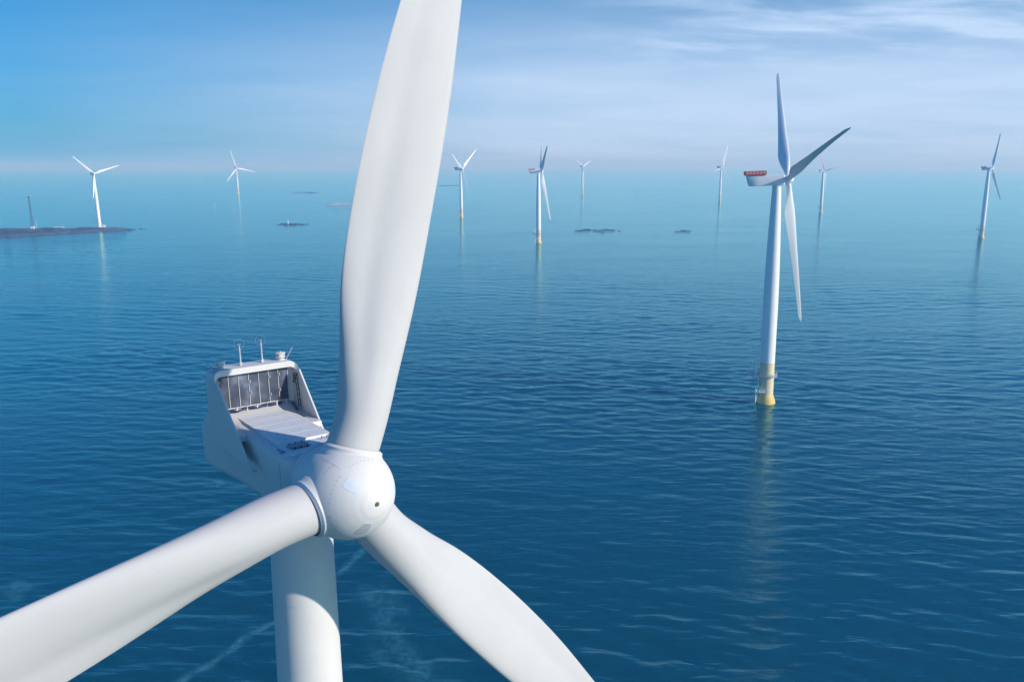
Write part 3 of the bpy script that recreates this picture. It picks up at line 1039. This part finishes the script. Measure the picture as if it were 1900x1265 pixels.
def far_meshes():
    D = {}
    t = MB()
    t.lathe([(3.0, 18.0), (3.02, 30), (3.05, 45), (2.9, 56), (2.55, 70), (2.1, 83), (1.72, 92.2), (1.78, 92.3), (1.78, 92.9)], 48)
    D['tower'] = t.mesh('tower', M_TOWER)
    t = MB()
    t.lathe([(3.0, 3.2), (3.0, 11.9), (3.0, 17.85), (3.12, 17.86), (3.12, 18.0)], 40)
    D['transition_piece'] = t.mesh('transition_piece', M_YELLOW)
    t = MB()
    t.lathe([(4.1, -6), (4.1, .25), (4.05, .6), (3.3, 3.0), (3.06, 3.6), (3.02, 3.7)], 40)
    D['base_cone'] = t.mesh('base_cone', M_CONE)
    # platform with the laydown area to the left of the tower
    p = MB()
    p.lathe([(3.02, 12.0), (4.3, 12.0), (4.3, 12.28), (3.02, 12.28)], 32, cap=False)
    p.box((-5.6, .2, 12.14), (5.0, 3.6, .36))
    p.tube((-6.0, -1.3, 12.0), (-2.4, -1.9, 8.2), .24)
    for i in range(18):
        q = R(-150 + 300 * i / 17)
        p.tube((4.2 * math.cos(q), 4.2 * math.sin(q), 12.28), (4.2 * math.cos(q), 4.2 * math.sin(q), 13.4), .09, n=5)
    for h in (12.85, 13.4):
        p.path([Vector((4.2 * math.cos(R(-150 + 300 * i / 17)), 4.2 * math.sin(R(-150 + 300 * i / 17)), h)) for i in range(18)], .08, 5)
        p.path([Vector(q) for q in ((-3.8, 1.65, h), (-7.4, 1.65, h), (-7.4, -1.25, h), (-3.8, -1.25, h))], .08, 5)
    for q in ((-7.4, 1.65), (-7.4, -1.25), (-5.6, 1.65), (-5.6, -1.25)):
        p.tube((*q, 12.28), (*q, 13.4), .09, n=5)
    D['platform'] = p.mesh('platform', M_STEEL)
    c = MB()
    c.tube((-4.6, -1.6, 12.28), (-4.6, -1.6, 18.6), .27, .22)
    c.tube((-4.6, -1.6, 18.5), (-6.5, -1.9, 18.1), .2, .15)
    c.tube((-6.3, -1.88, 18.1), (-6.3, -1.88, 16.9), .08)
    c.box((-6.3, -1.88, 16.8), (.35, .35, .5))
    D['davit_crane'] = c.mesh('davit_crane', M_TOWER)
    b = MB()
    for y in (-1.3, .5):
        b.tube((-4.3, y - 1.6, -2), (-4.3, y - 1.6, 6.4), .3)
        b.tube((-4.3, y - 1.6, 4.6), (-2.6, y - 1.0, 4.6), .12)
        b.tube((-4.3, y - 1.6, 1.6), (-2.6, y - 1.0, 1.6), .12)
    for i in range(14):
        b.tube((-3.5, -2.2, .6 + i * .85), (-3.5, -1.6, .6 + i * .85), .05, n=5)
    for y in (-2.2, -1.6):
        b.tube((-3.5, y, 0), (-3.5, y, 12.0), .12, n=6)
    b.box((-1.9, -3.3, 5.4), (2.6, 1.3, .3))
    for q in ((-3.0, -3.8), (-.9, -3.8)):
        b.tube((*q, 5.5), (*q, 6.6), .1, n=5)
    b.tube((-3.0, -3.8, 6.6), (-.9, -3.8, 6.6), .1, n=5)
    D['boat_landing'] = b.mesh('boat_landing', M_TOWER)
    # nacelle: x right, y back, z up; hub centre at origin
    n = MB()
    rg = []
    for y, w, z0, z1 in ((1.5, 1.5, -1.9, 1.7), (1.9, 1.85, -2.15, 1.95), (5.0, 2.0, -2.2, 2.05), (12.0, 2.0, -2.2, 2.05), (15.2, 2.0, -2.2, 2.05), (15.4, 1.9, -2.1, 1.98)):
        rk = .26 if y > 15 else 0.0
        rg.append([Vector((s, y + rk * (h + 2.2), h)) for s, h in rrect(w, z0, z1, .22, .2, 4)])
    n.loft(rg)
    D['nacelle'] = n.mesh('nacelle', M_TOWER)
    g = MB()
    g.box((2.0, 3.0, .3), (.06, 1.5, 1.5), bev=.02)
    g.box((2.0, 3.0, 1.2), (.05, .5, .3))
    D['side_hatch'] = g.mesh('side_hatch', M_COLLAR)
    d = MB()
    d.box((0, 13.1, 2.22), (4.5, 8.0, .18))
    for s in (-2.25, 2.25):
        d.box((s, 13.1, 3.72), (.1, 8.1, .22), mi=0)
        d.box((s, 13.1, 2.45), (.1, 8.1, .30), mi=0)
        for i in range(7):
            d.box((s, 9.1 + i * 8.0 / 6, 3.1), (.14, .34, 1.3))
        for i in range(6):
            d.box((s, 9.1 + (i + .5) * 8.0 / 6, 3.1), (.06, .92, 1.05), mi=1)
    for y in (9.1, 17.1):
        d.box((0, y, 3.72), (4.4, .1, .22))
        for i in range(5):
            d.box((-2.0 + i, y, 3.1), (.2, .12, 1.3))
        for i in range(4):
            d.box((-1.5 + i, y, 3.1), (.78, .06, 1.05), mi=1)
    D['helideck'] = d.mesh('helideck', [M_RED, M_ORANGE])
    v = MB()
    v.tube((1.2, 9.9, 2.05), (1.2, 9.9, 4.6), .06, n=6)
    v.tube((.6, 9.9, 4.4), (1.8, 9.9, 4.4), .04, n=6)
    D['wind_vane'] = v.mesh('wind_vane', M_STEEL)
    h = MB()
    ax_ = (Vector((1, 0, 0)), Vector((0, 0, 1)), Vector((0, -1, 0)))
    h.lathe([(1.5, -1.75), (1.75, -1.6), (1.9, -.9), (1.95, 0), (1.8, .8), (1.5, 1.4), (1.05, 1.9), (.5, 2.2), (.03, 2.3)], 32, ax_)
    for i in range(3):
        q = i * 2 * math.pi / 3
        bz = Vector((math.sin(q), 0, math.cos(q)))
        bx = Vector((math.cos(q), 0, -math.sin(q)))
        h.lathe([(1.22, .5), (1.22, 1.95), (1.08, 2.1)], 24, (bx, bz.cross(bx), bz), cap=True)
    D['hub'] = h.mesh('hub', M_TOWER)
    return D


FM = far_meshes()
GRP = 'offshore wind turbines standing in the sea'
# base px, psi, phi, rotor radius, hub height, cone metres, lean metres, pitch, yellow base?
TURB = [
    ((1420, 746), 83.3, 47.2, 65.0, 94.6, 7.4, -1.6, 100, 'large white turbine on a yellow base with a red railed deck on its nacelle', 1),
    ((1820.5, 442), 50.0, 28.0, 53.0, 96.3, 5.5, -1.2, 95, 'white turbine with shaded dark nacelle, last one at the right edge of the photo', 1),
    ((1523, 395.5), 95.2, 42.4, 42.8, 89.3, 6.0, -1.7, 98, 'small turbine with dark blue blades just right of the large red-decked turbine', 1),
    ((1335.6, 374), 47.3, 20.5, 67.2, 95.9, 6.5, -1.5, 30, 'hazy white turbine just left of the large red-decked turbine, one blade near upright', 1),
    ((1081, 361), 44.7, 305.6, 45.4, 98.1, 1.5, -2.9, 25, 'tiny hazy turbine farthest off, above the dark rocks in the water', 1),
    ((999.4, 451), 91.5, 60.4, 64.1, 93.1, 6.6, -.9, 98, 'slim white turbine with a small red deck, left of the dark rocks in the water', 1),
    ((856.4, 403.5), 68.0, 295.6, 65.4, 94.0, 7.9, -.8, 20, 'white turbine with a Y of two raised blades, just right of the giant close blade', 1),
    ((442.3, 360.5), 37.6, 343.3, 64.3, 92.0, 5.8, -.8, 15, 'small all white turbine in haze, alone between the rocky island and the giant close blade', 1),
    ((185.4, 424), 46.7, 312.7, 40.7, 87.8, 2.8, -1.0, 10, 'white turbine standing on the low rocky island', 0),
]
for (bpx, psi, phi, Rt, hh, cone, lean, pitch, label, sea_based) in TURB:
    g = ground(*bpx)
    psi, phi = R(psi), R(phi)
    rt_ = empty('wind_turbine', (g.x, g.y, 0), label, 'wind turbine', GRP if sea_based else None)
    rt_.rotation_euler = (0, lean / hh, 0)
    a, rr, u = frame(psi, R(5))
    kz = (hh - 2.0 - 18) / (92.9 - 18)
    if sea_based:
        obj('tower', FM['tower'], rt_, Matrix.Translation((0, 0, 18 * (1 - kz))) @ Matrix.Diagonal((1, 1, kz, 1)))
        obj('transition_piece', FM['transition_piece'], rt_)
        obj('base_cone', FM['base_cone'], rt_)
        turn = Matrix.Rotation(math.atan2(-g.x, g.y) * .8, 4, 'Z')
        obj('platform', FM['platform'], rt_, turn)
        obj('davit_crane', FM['davit_crane'], rt_, turn)
        obj('boat_landing', FM['boat_landing'], rt_, turn)
    else:
        kz = (hh - 2.0 - 2) / (92.9 - 18)
        obj('tower', FM['tower'], rt_, Matrix.Translation((0, 0, 2 - 18 * kz)) @ Matrix.Diagonal((.92, .92, kz, 1)))
        f = MB()
        f.lathe([(4.6, -1), (4.6, 2.2), (4.2, 2.5), (2.9, 2.5)], 24)
        f.build('foundation', M_STEEL, rt_)
    H = Vector((0, 0, hh)) + Vector((a.x, a.y, 0)) * 4.3
    sc = 1.0 if Rt > 55 else .82
    Mn = mat(rr, -a, u, H) @ Matrix.Diagonal((sc, sc, sc, 1))
    an, rn, un = frame(psi, R(1.5))
    Mn = mat(rn, -an, un, H) @ Matrix.Diagonal((sc, sc, sc, 1))
    nc = obj('nacelle', FM['nacelle'], rt_, Mn)
    if sea_based:
        obj('helideck', FM['helideck'], rt_, Mn)
        obj('wind_vane', FM['wind_vane'], nc)
    obj('side_hatch', FM['side_hatch'], nc)
    b0 = u * math.cos(phi) + rr * math.sin(phi)
    t0 = -u * math.sin(phi) + rr * math.cos(phi)
    obj('hub', FM['hub'], rt_, mat(t0, -a, b0, H) @ Matrix.Diagonal((sc, sc, sc, 1)))
    for i in range(3):
        p_ = phi + i * 2 * math.pi / 3
        b_ = (u * math.cos(p_) + rr * math.sin(p_) + a * (cone / Rt)).normalized()
        t_ = -u * math.sin(p_) + rr * math.cos(p_)
        k_ = Rt / 60
        wide = 1.3 if g.length > 1900 else 1.0      # broader-chord model on the far rows
        obj('blade', far_blade, rt_, mat(t_, b_.cross(t_), b_, H) @ Matrix.Rotation(-R(pitch), 4, 'Z') @ Matrix.Diagonal((wide * max(.8, min(1.05, k_)), max(.8, min(1.05, k_)), k_, 1)))


# ------------------------------------------------------------------ things on the island and in the water
def lattice_mast():
    g = ground(61, 427)
    e = empty('lattice_mast', (g.x, g.y, 1.5), 'tall thin dark lattice mast with a flat white top on the rocky island', 'mast')
    m = MB()
    hgt, w0, w1 = 52.0, 3.6, .9
    cs = [(1, 1), (-1, 1), (-1, -1), (1, -1)]
    nseg = 14
    for i in range(nseg):
        z0, z1 = hgt * i / nseg, hgt * (i + 1) / nseg
        a0, a1 = (w0 + (w1 - w0) * i / nseg) / 2, (w0 + (w1 - w0) * (i + 1) / nseg) / 2
        for k in range(4):
            c, d = cs[k], cs[(k + 1) % 4]
            m.tube((c[0] * a0, c[1] * a0, z0), (c[0] * a1, c[1] * a1, z1), .16, n=5)
            m.tube((c[0] * a0, c[1] * a0, z0), (d[0] * a1, d[1] * a1, z1), .09, n=4)
            m.tube((d[0] * a0, d[1] * a0, z0), (c[0] * a1, c[1] * a1, z1), .09, n=4)
    m.build('lattice_tower', M_MAST, e)
    p = MB()
    p.box((0, 0, hgt + .3), (7.0, 2.4, .5))
    p.tube((-3, 0, hgt + .5), (-3, 0, hgt + 1.6), .2)
    p.tube((3, 0, hgt + .5), (3, 0, hgt + 1.6), .2)
    p.build('top_platform', M_SHED, e)
    q = MB()
    q.lathe([(.4, hgt - 3.5), (1.9, hgt - .2), (1.9, hgt)], 12)
    q.build('antenna_bracket', M_MAST, e)


lattice_mast()


def shed(px, py, w, d, h, label, ang=0.2):
    g = ground(px, py)
    e = empty('shed', (g.x, g.y, 1.6), label, 'shed')
    e.rotation_euler = (0, 0, ang)
    m = MB()
    m.box((0, 0, h / 2), (w, d, h))
    m.build('wall', M_SHED, e)
    r = MB()
    r.loft([[Vector((-w / 2 - .3, -d / 2 - .3, h)), Vector((w / 2 + .3, -d / 2 - .3, h)), Vector((w / 2 + .3, 0, h + d * .3)), Vector((-w / 2 - .3, 0, h + d * .3))],
            [Vector((-w / 2 - .3, d / 2 + .3, h)), Vector((w / 2 + .3, d / 2 + .3, h)), Vector((w / 2 + .3, .02, h + d * .3)), Vector((-w / 2 - .3, .02, h + d * .3))]])
    r.build('roof', M_PATCH, e, 0)
    dd = MB()
    dd.box((0, -d / 2 - .03, 1.05), (1.1, .08, 2.1))
    dd.build('door', M_GREY, e)


shed(61.5, 427, 5.0, 4.0, 3.4, 'small white shed at the foot of the lattice mast')
shed(192, 424.8, 6.0, 4.5, 3.6, 'small white hut beside the foot of the island turbine')


def pole(name, px, py, h, r, label, cat, mt, z0=-1.0, top=None):
    g = ground(px, py)
    e = empty(name, (g.x, g.y, 0), label, cat)
    m = MB()
    m.tube((0, 0, z0), (0, 0, h), r, r * .75, 8)
    m.build('pole', mt, e)
    if top == 'cage':
        q = MB()
        q.lathe([(r * 1.4, h), (r * 3.2, h + .5), (r * 3.2, h + 1.6), (r * .8, h + 2.2)], 10)
        q.build('topmark', mt, e)
    if top == 'cross':
        q = MB()
        q.tube((-r * 4, 0, h - .3), (r * 4, 0, h + .3), r * .7)
        q.tube((-r * 4, 0, h + .3), (r * 4, 0, h - .3), r * .7)
        q.build('topmark', mt, e)
    if top == 'lamp':
        q = MB()
        q.lathe([(r * 3, h), (r * 3, h + .15), (r * 1.6, h + .2), (r * 1.6, h + .9), (r * 2, h + 1.0), (r * .3, h + 1.4)], 10)
        q.build('lantern', M_WHITE, e)
    return e


pole('flagpole', 69, 426.5, 15.0, .28, 'thin white pole standing just right of the lattice mast', 'pole', M_SHED, 0)
pole('light_beacon', 534.5, 416.5, 6.0, .9, 'small white beacon on the little dark rock left of the giant blade', 'beacon', M_SHED, 0, 'lamp')
pole('sea_marker', 398.5, 384.5, 9.5, .55, 'tiny white marker pole in the water left of the small hazy turbine', 'marker pole', M_SHED, -1, 'lamp')
pole('sea_marker', 1727, 573, 4.3, .11, 'thin dark marker stick in open water, lower left of the right edge turbine', 'marker pole', M_MAST, -1, 'cross')
pole('sea_marker', 1142, 530, 4.2, .10, 'thin dark marker stick in open water below the dark rocks', 'marker pole', M_MAST, -1, 'cross')
pole('sea_marker', 1181, 358.5, 9.5, .6, 'tiny far marker right of the farthest hazy turbine', 'marker pole', M_MAST, -1, 'cage')
e_ = ground(110, 425.5)
jb = MB()
jb.box((0, 0, .5), (17, 3.0, .9), bev=.2)
for i in range(6):
    jb.tube((-7.5 + i * 3, 0, -2), (-7.5 + i * 3, 0, .2), .25)
jt = jb.build('jetty', M_SHED)
jt.location = (e_.x, e_.y, 3.2)
tag(jt, 'low white concrete slab on the rocky island between mast and turbine', 'jetty')

# ------------------------------------------------------------------ haze
hz = MB()
hz.box((0, 0, (190 - 9) / 2), (57600, 57600, 190 + 9))
haze = hz.build('haze', None, smooth=0)
haze.data.materials.clear()
mh = bpy.data.materials.new('haze_air')
mh.use_nodes = True
ht_ = mh.node_tree
for n in list(ht_.nodes):
    ht_.nodes.remove(n)
pv = N(ht_, 'ShaderNodeVolumePrincipled')
pv.inputs['Color'].default_value = (.25, .58, 1.0, 1)
pv.inputs['Absorption Color'].default_value = (.92, 1, 1, 1)
pv.inputs['Density'].default_value = .00029
pv.inputs['Anisotropy'].default_value = .08
mo = N(ht_, 'ShaderNodeOutputMaterial')
ht_.links.new(pv.outputs[0], mo.inputs['Volume'])
haze.data.materials.append(mh)
tag(haze, kind='stuff')
